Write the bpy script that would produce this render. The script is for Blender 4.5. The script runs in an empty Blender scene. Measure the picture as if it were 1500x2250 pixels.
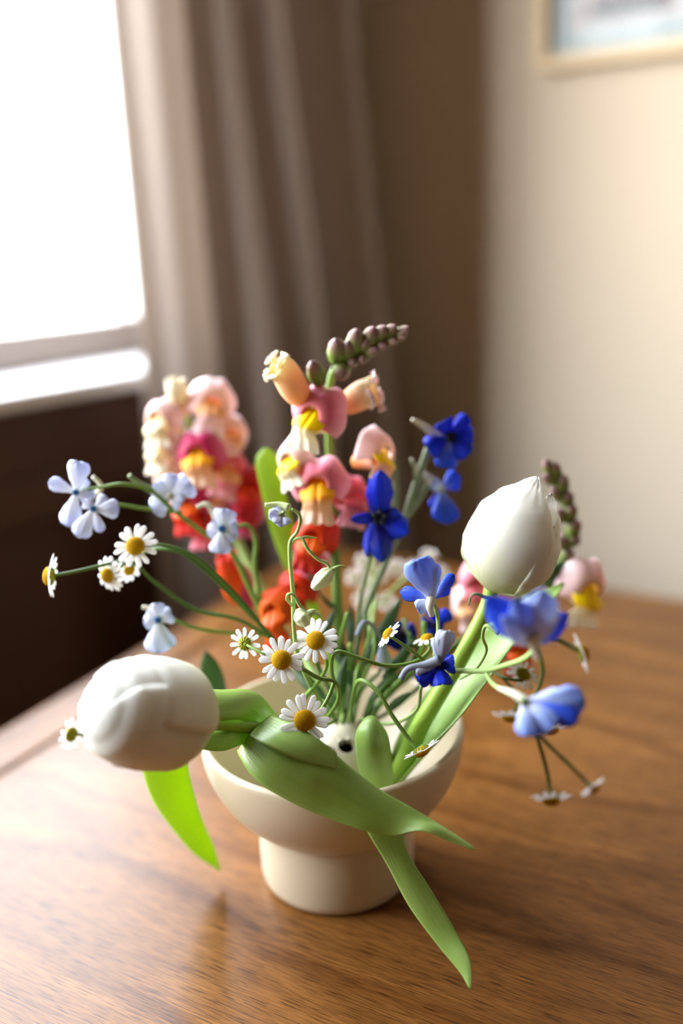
import bpy, math, random
from mathutils import Vector as V, Matrix, noise
random.seed(7)
S = bpy.context.scene
COL = S.collection
PI = math.pi
D2R = math.radians

# ------------------------------------------------------------------ camera
FPX = 2200.0
PITCH = D2R(17.12); ROLL = D2R(-2.2)
CAM = V((0.01024, -0.51511, 1.13355))
_fw = V((0, math.cos(PITCH), -math.sin(PITCH))); _rt = V((1, 0, 0)); _up = _rt.cross(_fw)
CR = _rt * math.cos(ROLL) + _up * math.sin(ROLL)
CU = _up * math.cos(ROLL) - _rt * math.sin(ROLL)
CF = _fw
cd = bpy.data.cameras.new('camera'); cam = bpy.data.objects.new('camera', cd); COL.objects.link(cam)
cd.sensor_fit = 'VERTICAL'; cd.sensor_height = 36.0; cd.sensor_width = 24.0
cd.lens = FPX / 2250 * 36.0
cd.clip_start = 0.02
m = Matrix((CR, CU, -CF)).transposed().to_4x4(); m.translation = CAM
cam.matrix_world = m
cd.dof.use_dof = True; cd.dof.focus_distance = 0.503; cd.dof.aperture_fstop = 1.8
cd.dof.aperture_blades = 0
S.camera = cam
S.view_settings.view_transform = 'Standard'; S.view_settings.look = 'None'
S.view_settings.gamma = 1; S.view_settings.use_curve_mapping = False
S.view_settings.exposure = 0.0
try:
    S.cycles.use_denoising = True
    S.cycles.max_bounces = 10; S.cycles.diffuse_bounces = 5; S.cycles.transmission_bounces = 8
    S.cycles.sample_clamp_indirect = 6
except Exception: pass

# ------------------------------------------------------------------ world: bright overcast sky
W = bpy.data.worlds.new('sky'); S.world = W; W.use_nodes = True
wn = W.node_tree.nodes; wn.clear(); wl = W.node_tree.links
SKY = 26.0
bg = wn.new('ShaderNodeBackground'); wo = wn.new('ShaderNodeOutputWorld')
tc = wn.new('ShaderNodeTexCoord'); sp = wn.new('ShaderNodeSeparateXYZ'); rp = wn.new('ShaderNodeValToRGB')
wl.new(tc.outputs['Generated'], sp.inputs[0]); wl.new(sp.outputs['Z'], rp.inputs[0])
rp.color_ramp.elements[0].position = 0.0; rp.color_ramp.elements[0].color = (0.95, 0.93, 0.90, 1)
rp.color_ramp.elements[1].position = 0.7; rp.color_ramp.elements[1].color = (0.80, 0.88, 1.0, 1)
wl.new(rp.outputs[0], bg.inputs[0]); bg.inputs[1].default_value = SKY
wl.new(bg.outputs[0], wo.inputs[0])

# ------------------------------------------------------------------ helpers
def ray(px, py): return CR * (px - 750) - CU * (py - 1125) + CF * FPX
def P(px, py, Y=0.0):
    r = ray(px, py); return CAM + r * ((Y - CAM.y) / r.y)
def on_plane(px, py, p0, n):
    r = ray(px, py); return CAM + r * ((p0 - CAM).dot(n) / r.dot(n))
def on_z(px, py, z): return on_plane(px, py, V((0, 0, z)), V((0, 0, 1)))
def mpp(p): return (p - CAM).dot(CF) / FPX            # metres per photo pixel there
def cdir(x, y, z): return (CR * x + CU * y - CF * z).normalized()   # z towards the viewer

WO = {}                                               # world origin of every object
def wo_(o): return WO.get(o.name, V((0, 0, 0))) if o else V((0, 0, 0))
def thing(name, loc, label, cat, group=None):
    o = bpy.data.objects.new(name, None); COL.objects.link(o)
    o.empty_display_size = 0.01
    o.location = loc; WO[o.name] = V(loc)
    o['label'] = label; o['category'] = cat
    if group: o['group'] = group
    return o
def tag(o, label, cat, group=None):
    o['label'] = label; o['category'] = cat
    if group: o['group'] = group
    return o
def struct(o):
    o['kind'] = 'structure'; return o
def mesh(name, vs, fs, mat, parent=None, org=None, smooth=True, uv=None, thick=0, sub=0, bevel=0, auto=None):
    if org is None:
        org = sum((V(v) for v in vs), V()) / len(vs)
    me = bpy.data.meshes.new(name)
    me.from_pydata([V(v) - org for v in vs], [], fs)
    if uv:
        ul = me.uv_layers.new(name='UVMap')
        for l in me.loops: ul.data[l.index].uv = uv[l.vertex_index]
    if smooth: me.polygons.foreach_set('use_smooth', [True] * len(me.polygons))
    me.materials.append(mat); me.update()
    o = bpy.data.objects.new(name, me); COL.objects.link(o)
    o.parent = parent; o.location = org - wo_(parent); WO[o.name] = V(org)
    if bevel:
        b = o.modifiers.new('b', 'BEVEL'); b.width = bevel; b.segments = 3; b.limit_method = 'ANGLE'
    if thick:
        s = o.modifiers.new('s', 'SOLIDIFY'); s.thickness = thick; s.offset = 0
    if sub:
        s = o.modifiers.new('u', 'SUBSURF'); s.levels = sub; s.render_levels = sub
    return o
def surf(name, fn, nu, nv, mat, parent=None, **kw):
    vs, uv, fs = [], [], []
    for j in range(nv + 1):
        for i in range(nu + 1):
            u, v = i / nu, j / nv
            vs.append(fn(u, v)); uv.append((u, v))
    for j in range(nv):
        for i in range(nu):
            a = j * (nu + 1) + i; fs.append((a, a + 1, a + nu + 2, a + nu + 1))
    return mesh(name, vs, fs, mat, parent, uv=uv, **kw)
def cr(pts, t):
    """Catmull-Rom through pts (tuples/vectors), t in 0..1"""
    n = len(pts) - 1; x = min(max(t, 0), 1) * n; i = min(int(x), n - 1); f = x - i
    p1, p2 = V(pts[i]), V(pts[i + 1])
    p0 = V(pts[i - 1]) if i > 0 else p1 * 2 - p2
    p3 = V(pts[i + 2]) if i + 2 <= n else p2 * 2 - p1
    return 0.5 * ((2 * p1) + (p2 - p0) * f + (2 * p0 - 5 * p1 + 4 * p2 - p3) * f * f + (3 * p1 - p0 - 3 * p2 + p3) * f ** 3)
def lin(tab, t):
    for (a, x), (b, y) in zip(tab, tab[1:]):
        if t <= b: return x + (y - x) * (t - a) / (b - a)
    return tab[-1][1]
def smo(tab, t):
    for (a, x), (b, y) in zip(tab, tab[1:]):
        if t <= b:
            k = (t - a) / (b - a); k = k * k * (3 - 2 * k); return x + (y - x) * k
    return tab[-1][1]
def tube_geo(pts, rads, n=8, seg=6):
    m_ = max(2, seg * (len(pts) - 1)); ps = [cr(pts, k / m_) for k in range(m_ + 1)]
    rs = [cr([(r, 0, 0) for r in rads], k / m_)[0] for k in range(m_ + 1)]
    vs, fs = [], []
    t0 = (ps[1] - ps[0]).normalized(); nx = t0.orthogonal().normalized()
    for k, p in enumerate(ps):
        t = (ps[min(k + 1, m_)] - ps[max(k - 1, 0)]).normalized()
        nx = (nx - t * nx.dot(t)).normalized(); ny = t.cross(nx)
        for a in range(n):
            an = 2 * PI * a / n; vs.append(p + (nx * math.cos(an) + ny * math.sin(an)) * max(rs[k], 1e-5))
    for k in range(m_):
        for a in range(n):
            b = (a + 1) % n; fs.append((k * n + a, k * n + b, (k + 1) * n + b, (k + 1) * n + a))
    fs.append(tuple(range(n))[::-1]); fs.append(tuple(m_ * n + a for a in range(n)))
    return vs, fs
def merge(gs):
    vs, fs = [], []
    for v, f in gs:
        o = len(vs); vs += v; fs += [tuple(i + o for i in q) for q in f]
    return vs, fs
def stem(parent, pix, wpx, mat, name='stem', extra=(), n=8):
    """pix: [(px,py,Y)...], wpx: width in photo pixels (number or list). extra: side branches of the same stem."""
    gs = []
    for pp, ww in [(pix, wpx)] + list(extra):
        pts = [P(*q) if len(q) == 3 and not isinstance(q, V) else q for q in pp]
        if not isinstance(ww, (list, tuple)): ww = [ww] * len(pts)
        if len(ww) == 2: ww = [ww[0] + (ww[1] - ww[0]) * i / (len(pts) - 1) for i in range(len(pts))]
        gs.append(tube_geo(pts, [w * mpp(p) / 2 for w, p in zip(ww, pts)], n))
    vs, fs = merge(gs)
    return mesh(name, vs, fs, mat, parent)
def box_geo(c, ex, ey, ez):
    c = V(c); vs = [c + ex * sx + ey * sy + ez * sz for sx in (-1, 1) for sy in (-1, 1) for sz in (-1, 1)]
    return vs, [(0, 1, 3, 2), (4, 6, 7, 5), (0, 4, 5, 1), (2, 3, 7, 6), (0, 2, 6, 4), (1, 5, 7, 3)]
def box(name, c, ex, ey, ez, mat, parent=None, bevel=0, **kw):
    v, f = box_geo(c, ex, ey, ez); return mesh(name, v, f, mat, parent, smooth=False, bevel=bevel, **kw)
def lathe(name, prof, c, mat, parent=None, n=96, **kw):
    vs, fs = [], []
    for r, z in prof:
        for a in range(n): vs.append(V((c[0] + r * math.cos(2 * PI * a / n), c[1] + r * math.sin(2 * PI * a / n), c[2] + z)))
    for k in range(len(prof) - 1):
        for a in range(n):
            b = (a + 1) % n; fs.append((k * n + a, k * n + b, (k + 1) * n + b, (k + 1) * n + a))
    return mesh(name, vs, fs, mat, parent, **kw)
def ell_geo(c, ax, ay, az, nu=10, nv=6):
    vs, fs = [], []
    for j in range(nv + 1):
        ph = PI * j / nv
        for i in range(nu):
            th = 2 * PI * i / nu
            vs.append(c + ax * (math.sin(ph) * math.cos(th)) + ay * (math.sin(ph) * math.sin(th)) + az * math.cos(ph))
    for j in range(nv):
        for i in range(nu):
            k = (i + 1) % nu; fs.append((j * nu + i, (j + 1) * nu + i, (j + 1) * nu + k, j * nu + k))
    return vs, fs

# ------------------------------------------------------------------ materials
def srgb(r, g, b):
    f = lambda c: (c / 255 / 12.92) if c <= 10 else ((c / 255 + 0.055) / 1.055) ** 2.4
    return (f(r), f(g), f(b), 1)
def mat(name, col, rough=0.5, spec=0.5, trans=0.0, tcol=None, bump=0, bscale=200, sss=0, coat=0):
    """plain or ramped material; col is one sRGB triple or a list of (pos, triple) along the UV v axis"""
    M = bpy.data.materials.new(name); M.use_nodes = True; nt = M.node_tree; N = nt.nodes; L = nt.links
    b = N['Principled BSDF']; out = N['Material Output']
    b.inputs['Roughness'].default_value = rough; b.inputs['Specular IOR Level'].default_value = spec
    if coat: b.inputs['Coat Weight'].default_value = coat; b.inputs['Coat Roughness'].default_value = .15
    csock = None
    if isinstance(col, list):
        tcn = N.new('ShaderNodeUVMap'); s = N.new('ShaderNodeSeparateXYZ'); L.new(tcn.outputs[0], s.inputs[0])
        # streaks: noise stretched along v shifts the ramp a little
        mp = N.new('ShaderNodeMapping'); mp.inputs['Scale'].default_value = (26, 1.5, 1); L.new(tcn.outputs[0], mp.inputs[0])
        nz = N.new('ShaderNodeTexNoise'); nz.inputs['Scale'].default_value = 1.0; nz.inputs['Detail'].default_value = 3
        L.new(mp.outputs[0], nz.inputs['Vector'])
        ma = N.new('ShaderNodeMath'); ma.operation = 'MULTIPLY_ADD'; ma.inputs[1].default_value = .28; L.new(nz.outputs['Fac'], ma.inputs[0])
        sb = N.new('ShaderNodeMath'); sb.operation = 'SUBTRACT'; sb.inputs[1].default_value = .14; L.new(s.outputs['Y'], sb.inputs[0])
        L.new(sb.outputs[0], ma.inputs[2])
        r = N.new('ShaderNodeValToRGB'); L.new(ma.outputs[0], r.inputs[0])
        e = r.color_ramp.elements
        while len(e) < len(col): e.new(.5)
        for k, (p_, c_) in enumerate(col): e[k].position = p_; e[k].color = srgb(*c_)
        csock = r.outputs[0]; L.new(csock, b.inputs['Base Color'])
    else:
        b.inputs['Base Color'].default_value = srgb(*col)
    if bump:
        g = N.new('ShaderNodeTexNoise'); g.inputs['Scale'].default_value = bscale; g.inputs['Detail'].default_value = 4
        t = N.new('ShaderNodeTexCoord'); L.new(t.outputs['Object'], g.inputs['Vector'])
        bp = N.new('ShaderNodeBump'); bp.inputs['Strength'].default_value = bump; bp.inputs['Distance'].default_value = .0006
        L.new(g.outputs['Fac'], bp.inputs['Height']); L.new(bp.outputs[0], b.inputs['Normal'])
    if sss:
        b.inputs['Subsurface Weight'].default_value = sss; b.inputs['Subsurface Radius'].default_value = (1, .6, .3); b.inputs['Subsurface Scale'].default_value = .004
    if trans:
        tr = N.new('ShaderNodeBsdfTranslucent'); mx = N.new('ShaderNodeMixShader'); mx.inputs[0].default_value = trans
        if tcol: tr.inputs[0].default_value = srgb(*tcol)
        elif csock: L.new(csock, tr.inputs[0])
        else: tr.inputs[0].default_value = srgb(*col)
        L.new(b.outputs[0], mx.inputs[1]); L.new(tr.outputs[0], mx.inputs[2]); L.new(mx.outputs[0], out.inputs[0])
    return M
def leafmat(name, base, vein, tcol, trans=.35, rough=.38):
    """leaf with parallel veins across the UV u axis and soft blotches"""
    M = mat(name, base, rough, .5, trans, tcol); nt = M.node_tree; N = nt.nodes; L = nt.links
    b = N['Principled BSDF']
    u = N.new('ShaderNodeUVMap'); mp = N.new('ShaderNodeMapping'); mp.inputs['Scale'].default_value = (42, 1.2, 1); L.new(u.outputs[0], mp.inputs[0])
    n1 = N.new('ShaderNodeTexNoise'); n1.inputs['Scale'].default_value = 1; n1.inputs['Detail'].default_value = 4; L.new(mp.outputs[0], n1.inputs['Vector'])
    n2 = N.new('ShaderNodeTexNoise'); n2.inputs['Scale'].default_value = 90; n2.inputs['Detail'].default_value = 6
    t = N.new('ShaderNodeTexCoord'); L.new(t.outputs['Object'], n2.inputs['Vector'])
    mx = N.new('ShaderNodeMix'); mx.data_type = 'RGBA'; mx.inputs['A'].default_value = srgb(*base); mx.inputs['B'].default_value = srgb(*vein)
    ad = N.new('ShaderNodeMath'); ad.operation = 'MULTIPLY_ADD'; ad.inputs[1].default_value = .6
    L.new(n1.outputs['Fac'], ad.inputs[0])
    m2 = N.new('ShaderNodeMath'); m2.operation = 'MULTIPLY'; m2.inputs[1].default_value = .45; L.new(n2.outputs['Fac'], m2.inputs[0]); L.new(m2.outputs[0], ad.inputs[2])
    L.new(ad.outputs[0], mx.inputs['Factor']); L.new(mx.outputs['Result'], b.inputs['Base Color']); b.inputs['Specular IOR Level'].default_value = .85
    bp = N.new('ShaderNodeBump'); bp.inputs['Strength'].default_value = .45; bp.inputs['Distance'].default_value = .0006
    L.new(n1.outputs['Fac'], bp.inputs['Height']); L.new(bp.outputs[0], b.inputs['Normal'])
    return M
M = {}
M['wall'] = mat('wall_paint', (212, 198, 176), .8, .2, bump=.15, bscale=60)
M['brown'] = mat('brown_paint', (84, 56, 38), .5, .3, bump=.1, bscale=40)
M['tan'] = mat('tan_paint', (108, 86, 66), .8, .2)
M['ceil'] = mat('ceiling_paint', (132, 112, 90), .9, .1)
M['white'] = mat('white_paint', (236, 236, 236), .4, .4)
M['greyframe'] = mat('window_paint', (150, 138, 130), .4, .4)
M['frame'] = mat('pale_oak', (214, 192, 152), .5, .4, bump=.1)
M['matb'] = mat('mat_board', (196, 200, 202), .8, .2)
M['teal'] = mat('teal_line', (140, 176, 180), .7, .2)
M['bowl'] = mat('cream_glaze', (202, 188, 160), .33, .45, bump=.08, bscale=25)
M['bowlin'] = mat('cream_clay', (222, 212, 190), .5, .4, bump=.15, bscale=300)
M['leaf'] = leafmat('tulip_leaf', (130, 174, 54), (182, 210, 124), (160, 200, 10), .28, .3)
M['leafy'] = leafmat('tulip_leaf_bright', (140, 176, 40), (156, 188, 56), (190, 220, 10), .5, .42)
M['leafd'] = leafmat('dark_leaf', (38, 78, 26), (54, 98, 34), (70, 120, 10), .25, .45)
M['tstem'] = mat('tulip_stem', [(0, (150, 186, 88)), (1, (170, 200, 90))], .4, .4, .12)
M['tstem'] = mat('tulip_stem_green', (150, 184, 70), .4, .4, sss=.2)
M['stem'] = mat('stem_green', (108, 140, 58), .5, .35, sss=.1)
M['stemd'] = mat('stem_dark_green', (74, 104, 38), .5, .35)
M['stemg'] = mat('stem_grey_green', (126, 140, 104), .6, .3)
M['stempale'] = mat('stem_pale_green', (150, 178, 104), .55, .3, sss=.1)
M['tulip'] = mat('white_tulip_petal', [(0, (214, 218, 160)), (.16, (240, 240, 216)), (.4, (248, 248, 240)), (1, (252, 252, 248))], .5, .35, .48)
M['cham'] = mat('chamomile_petal', (250, 250, 250), .55, .3, .42)
M['disc'] = mat('chamomile_disc', (200, 154, 8), .75, .15, bump=.4, bscale=900)
M['discg'] = mat('chamomile_disc_centre', (196, 140, 10), .7, .2)
M['calyx'] = mat('calyx_green', (110, 136, 40), .6, .3)
SC_ = {}
def tri(n, a, b, c, tr=.3):
    SC_['s_' + n.replace('snap_', '')] = (a, b, c)
    return mat(n, [(0, a), (.5, b), (1, c)], .5, .3, tr)
M['dblue'] = tri('deep_blue_petal', (40, 60, 190), (14, 40, 205), (20, 60, 215), .25)
M['dblue2'] = tri('dark_blue_petal', (16, 14, 90), (10, 20, 150), (12, 50, 170), .2)
M['mblue'] = tri('mid_blue_petal', (170, 186, 236), (72, 104, 226), (36, 82, 226), .3)
M['lblue'] = tri('light_blue_petal', (236, 240, 248), (164, 184, 234), (112, 142, 224), .3)
M['lblue2'] = tri('washed_blue_petal', (240, 244, 248), (210, 222, 242), (146, 170, 232), .3)
M['pblue'] = tri('pale_blue_petal', (244, 246, 246), (228, 233, 248), (208, 216, 246), .3)
M['wilt'] = tri('wilted_petal', (140, 146, 160), (164, 174, 200), (196, 204, 220), .2)
M['spur'] = mat('spur_cream', (206, 204, 182), .6, .3, sss=.1)
M['bee'] = mat('dark_centre', (20, 18, 40), .6, .3)
M['beet'] = mat('teal_centre', (30, 96, 150), .5, .3)
M['pgreen'] = tri('green_bud_petal', (196, 210, 150), (220, 226, 186), (226, 232, 200), .2)
M['s_pink'] = tri('snap_pink', (226, 128, 128), (226, 122, 148), (244, 190, 200))
M['s_pale'] = tri('snap_pale', (240, 206, 176), (246, 214, 212), (248, 226, 226))
M['s_cream'] = tri('snap_cream', (250, 226, 160), (250, 240, 206), (248, 240, 224))
M['s_peach'] = tri('snap_peach', (246, 176, 96), (244, 190, 140), (246, 214, 190))
M['s_pcr'] = tri('snap_pcr', (240, 160, 110), (246, 190, 140), (250, 236, 190))
M['s_amber'] = tri('snap_amber', (250, 190, 10), (246, 168, 30), (240, 150, 60))
M['s_yel'] = tri('snap_yel', (255, 232, 10), (255, 224, 0), (252, 226, 80))
M['s_red'] = tri('snap_red', (200, 30, 20), (196, 24, 34), (180, 20, 40))
M['s_org'] = tri('snap_org', (240, 110, 10), (238, 92, 14), (226, 66, 24))
M['s_ored'] = tri('snap_ored', (230, 70, 20), (224, 56, 24), (214, 44, 40))
M['s_mag'] = tri('snap_mag', (206, 60, 100), (196, 36, 92), (214, 110, 150))
M['s_rose'] = tri('snap_rose', (232, 110, 110), (226, 100, 120), (236, 150, 170))
M['bud'] = mat('snap_bud', [(0, (104, 136, 50)), (.5, (128, 146, 70)), (.85, (150, 120, 108)), (1, (150, 120, 122))], .5, .3, .1)
M['budg'] = mat('snap_bud_green', (116, 142, 60), .5, .3, .1)
M['wf'] = tri('white_blossom', (196, 208, 150), (236, 232, 224), (250, 246, 246))

# wood: grain runs along local X of the generated table frame
def wood(name, ang, k=1.0):
    Mt = bpy.data.materials.new(name); Mt.use_nodes = True; nt = Mt.node_tree; N = nt.nodes; L = nt.links
    b = N['Principled BSDF']; t = N.new('ShaderNodeTexCoord')
    m0 = N.new('ShaderNodeMapping'); m0.inputs['Rotation'].default_value = (0, 0, -ang); L.new(t.outputs['Object'], m0.inputs[0])
    def nz(scale, sc, det, dist=0):
        mp = N.new('ShaderNodeMapping'); mp.inputs['Scale'].default_value = sc; L.new(m0.outputs[0], mp.inputs[0])
        n = N.new('ShaderNodeTexNoise'); n.inputs['Scale'].default_value = scale; n.inputs['Detail'].default_value = det; n.inputs['Distortion'].default_value = dist
        L.new(mp.outputs[0], n.inputs['Vector']); return n.outputs['Fac']
    def ramp(s, st):
        r = N.new('ShaderNodeValToRGB'); L.new(s, r.inputs[0]); e = r.color_ramp.elements
        while len(e) < len(st): e.new(.5)
        for q, (p_, c_) in enumerate(st): e[q].position = p_; e[q].color = c_
        return r.outputs[0]
    big = nz(7, (1, 5, 1), 4, .6)
    fine = nz(42, (1.0, 22, 1), 5, .2)
    pores = nz(75, (.8, 24, 1), 2)
    rings = N.new('ShaderNodeTexWave'); rings.wave_type = 'BANDS'; rings.bands_direction = 'Y'
    mp = N.new('ShaderNodeMapping'); mp.inputs['Scale'].default_value = (.35, 1, 1); L.new(m0.outputs[0], mp.inputs[0]); L.new(mp.outputs[0], rings.inputs[0])
    rings.inputs['Scale'].default_value = 5; rings.inputs['Distortion'].default_value = 9; rings.inputs['Detail'].default_value = 3; rings.inputs['Detail Scale'].default_value = 1.2
    c1 = ramp(big, [(.3, srgb(98 * k, 62 * k, 26 * k)), (.7, srgb(132 * k, 88 * k, 42 * k))])
    c2 = ramp(fine, [(.3, (.68, .64, .6, 1)), (.6, (1.05, 1.05, 1.05, 1))])
    c3 = ramp(pores, [(.38, (.34, .28, .22, 1)), (.47, (1, 1, 1, 1))])
    c4 = ramp(rings.outputs['Fac'], [(0, (.72, .66, .6, 1)), (.12, (1, 1, 1, 1)), (1, (1, 1, 1, 1))])
    def mul(a, c):
        x = N.new('ShaderNodeMix'); x.data_type = 'RGBA'; x.blend_type = 'MULTIPLY'; x.inputs['Factor'].default_value = 1
        L.new(a, x.inputs['A']); L.new(c, x.inputs['B']); return x.outputs['Result']
    L.new(mul(mul(mul(c1, c2), c3), c4), b.inputs['Base Color'])
    b.inputs['Roughness'].default_value = .30; b.inputs['Specular IOR Level'].default_value = .20
    bp = N.new('ShaderNodeBump'); bp.inputs['Strength'].default_value = .22; bp.inputs['Distance'].default_value = .0006
    L.new(pores, bp.inputs['Height']); L.new(bp.outputs[0], b.inputs['Normal'])
    return Mt

# ------------------------------------------------------------------ table
TZ = 0.75
A0 = on_z(0, 1603, TZ); A1 = on_z(440, 1345, TZ)
TA = math.atan2(A1.y - A0.y, A1.x - A0.x)
e1 = V((math.cos(TA), math.sin(TA), 0)); e2 = V((math.sin(TA), -math.cos(TA), 0))   # e1 along left edge (away), e2 along back edge (to the right)
B0 = on_z(1200, 1272, TZ)
cc = (B0 - A0).dot(e1)                      # distance along e1 from A0 to the back edge
corner = A0 + e1 * cc
TL, TWd = 0.95, 1.6                          # depth along e1, length along e2
M['wood'] = wood('walnut_top', math.atan2(e2.y, e2.x)); M['wood2'] = wood('walnut_end', math.atan2(e1.y, e1.x), .96)
mid_ = corner - e1 * TL / 2 + e2 * TWd / 2
tb = thing('table', V((mid_.x, mid_.y, 0)), 'brown walnut table with visible grain carrying the bowl of flowers', 'table')
G0 = on_z(0, 1697, TZ); G1 = on_z(0, 1717, TZ)
g0 = (G0 - A0).dot(e2); g1 = (G1 - A0).dot(e2)
def slab(name, a, b, mt, z1=TZ, z0=TZ - .028, bevel=.004):
    c = corner - e1 * TL / 2 + e2 * (a + b) / 2; c.z = (z0 + z1) / 2
    return box(name, c, e2 * (b - a) / 2, e1 * TL / 2, V((0, 0, (z1 - z0) / 2)), mt, tb, bevel=bevel)
slab('table_end_board', 0, g0, M['wood2'])
slab('joint_strip', g0 + .0006, g1 - .0006, M['wood2'], TZ - .0022, bevel=.0005)
slab('table_top', g1, TWd, M['wood'], bevel=.0015)
for sx, sy in ((.07, .07), (TWd - .07, .07), (.07, TL - .07), (TWd - .07, TL - .07)):
    c = corner + e2 * sx - e1 * sy
    lathe('leg', [(.0, 0), (.016, 0), (.026, TZ - .03), (0, TZ - .03)], (c.x, c.y, 0), M['wood'], tb, n=20)
apr = [box_geo(corner + e2 * TWd / 2 - e1 * s_ + V((0, 0, TZ - .065)), e2 * (TWd / 2 - .09), e1 * .01, V((0, 0, .036))) for s_ in (.07, TL - .07)]
v_, f_ = merge(apr); mesh('apron', v_, f_, M['wood'], tb, smooth=False)

# ------------------------------------------------------------------ room
wa = D2R(47)
Z0 = lambda z: V((0, 0, z))
wd = V((-math.cos(wa), -math.sin(wa), 0))       # along the window wall, from the corner towards the viewer's left
rd = V((math.sin(wa), -math.cos(wa), 0))        # along the picture wall, from the corner to the right
RC = V((0.04, 1.08, 0))                         # room corner behind the curtain
HC = 2.45
LW, LR = 3.6, 3.4
inn = rd                                        # inward normal of window wall
floor_c = RC + wd * LW / 2 + rd * LR / 2
M['floor'] = wood('dark_floor', wa, .62)
struct(box('floor', floor_c + V((0, 0, -.03)), wd * (LW / 2 + .2), rd * (LR / 2 + .2), V((0, 0, .03)), M['floor']))
struct(box('ceiling', floor_c + V((0, 0, HC + .03)), wd * (LW / 2 + .2), rd * (LR / 2 + .2), V((0, 0, .03)), M['ceil']))
struct(box('wall_right', RC + wd * (LW / 2) - wd * (LW / 2 + .06) + rd * LR / 2 + V((0, 0, HC / 2)), wd * .06, rd * (LR / 2 + .12), V((0, 0, HC / 2)), M['wall']))
# window wall with an opening
ws, we = 0.30, 2.35                             # opening along wd
SILLZ = 0.945
zt = 2.2
ths = .14
def wbox(name, a, b, z0, z1, th=ths, off=0.0, mt=None, parent=None, bevel=0):
    c = RC + wd * (a + b) / 2 - inn * (th / 2 + off) + V((0, 0, (z0 + z1) / 2))
    return box(name, c, wd * (b - a) / 2, inn * th / 2, V((0, 0, (z1 - z0) / 2)), mt, parent, bevel=bevel)
gs = []
for a, b, z0, z1 in ((-.12, ws, 0, HC), (we, LW + .12, 0, HC), (ws, we, 0, SILLZ - .02), (ws, we, zt, HC)):
    c = RC + wd * (a + b) / 2 - inn * ths / 2 + V((0, 0, (z0 + z1) / 2)); gs.append(box_geo(c, wd * (b - a) / 2, inn * ths / 2, V((0, 0, (z1 - z0) / 2))))
v_, f_ = merge(gs); struct(mesh('wall_left', v_, f_, M['brown'], smooth=False))
struct(wbox('wall_back', 0, 0, 0, 0, mt=M['wall'])) if False else None
# wall behind the camera, with a second window (daylight from behind the viewer), and the fourth wall
struct(box('wall_back', RC + wd * (LW + .06) + rd * LR / 2 + Z0(HC / 2), rd * (LR / 2 + .12), wd * .06, Z0(HC / 2), M['tan']))
struct(box('wall_far', RC + rd * (LR + .06) + wd * LW / 2 + V((0, 0, HC / 2)), rd * .06, wd * (LW / 2), V((0, 0, HC / 2)), M['tan']))
# window 1
w1 = bpy.data.objects.new('window_1', None); COL.objects.link(w1); w1.location = RC + wd * (ws + we) / 2 + V((0, 0, SILLZ)); WO['window_1'] = V(w1.location); w1['kind'] = 'structure'
wbox('window_sill', ws - .03, we + .03, SILLZ - .02, SILLZ, th=ths + .045, off=-.045, mt=M['white'], parent=w1, bevel=.004)
def fr(name, a, b, z0, z1, mt): wbox(name, a, b, z0, z1, th=.05, off=.085, mt=mt, parent=w1, bevel=.003)
fr('bottom_rail', ws, we, SILLZ, SILLZ + .05, M['greyframe']); fr('top_rail', ws, we, zt - .05, zt, M['white'])
for a in (ws, (ws + we) / 2 - .025, we - .05): fr('window_post', a, a + .05, SILLZ + .05, zt - .05, M['white'])
gl = bpy.data.materials.new('window_glass'); gl.use_nodes = True
N = gl.node_tree.nodes; L = gl.node_tree.links
g1_ = N.new('ShaderNodeBsdfTransparent'); g2_ = N.new('ShaderNodeBsdfGlossy'); g2_.inputs['Roughness'].default_value = .02; mx = N.new('ShaderNodeMixShader'); mx.inputs[0].default_value = .05
L.new(g1_.outputs[0], mx.inputs[1]); L.new(g2_.outputs[0], mx.inputs[2]); L.new(mx.outputs[0], N['Material Output'].inputs[0])
wm = (ws + we) / 2
for a, b in ((ws + .05, wm - .025), (wm + .025, we - .05)): wbox('pane', a, b, SILLZ + .05, zt - .05, th=.004, off=.108, mt=gl, parent=w1)
# panelling ledge under the sill (a brown moulding)
struct(wbox('trim_1', 0.05, LW - .1, .78, .835, th=.018, off=-.018, mt=M['brown'], bevel=.005))
struct(wbox('baseboard_left', 0.0, LW - .02, 0, .09, th=.015, off=-.015, mt=M['brown'], bevel=.004))
struct(box('baseboard_right', RC + rd * (LR / 2 + .02) + wd * .0075 + V((0, 0, .045)), rd * (LR / 2 - .03), wd * .0075, V((0, 0, .045)), M['white'], bevel=.003))
# outside: pale ground and a hedge seen through the glass
M['ground'] = mat('pale_paving', (176, 170, 158), .9, .1)
struct(box('ground_outside', RC + wd * 1.2 - inn * 6.5 + V((0, 0, -.35)), wd * 9, inn * 6, V((0, 0, .03)), M['ground']))
# daylight portals in the two openings
def portal(c, ex, ez, w, h):
    ld = bpy.data.lights.new('daylight_portal', 'AREA'); ld.shape = 'RECTANGLE'; ld.size = w; ld.size_y = h
    o = bpy.data.objects.new('daylight_portal', ld); COL.objects.link(o)
    nz_ = ex.cross(ez)                       # lamp shines along its -Z
    mm = Matrix((ex, ez, ex.cross(ez))).transposed().to_4x4(); mm.translation = c; o.matrix_world = mm
    ld.cycles.is_portal = True
    return o
c = RC + wd * wm - inn * (ths + .01) + V((0, 0, (SILLZ + zt) / 2)); portal(c, wd if wd.cross(V((0, 0, 1))).dot(inn) < 0 else -wd, V((0, 0, 1)), we - ws, zt - SILLZ)

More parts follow.
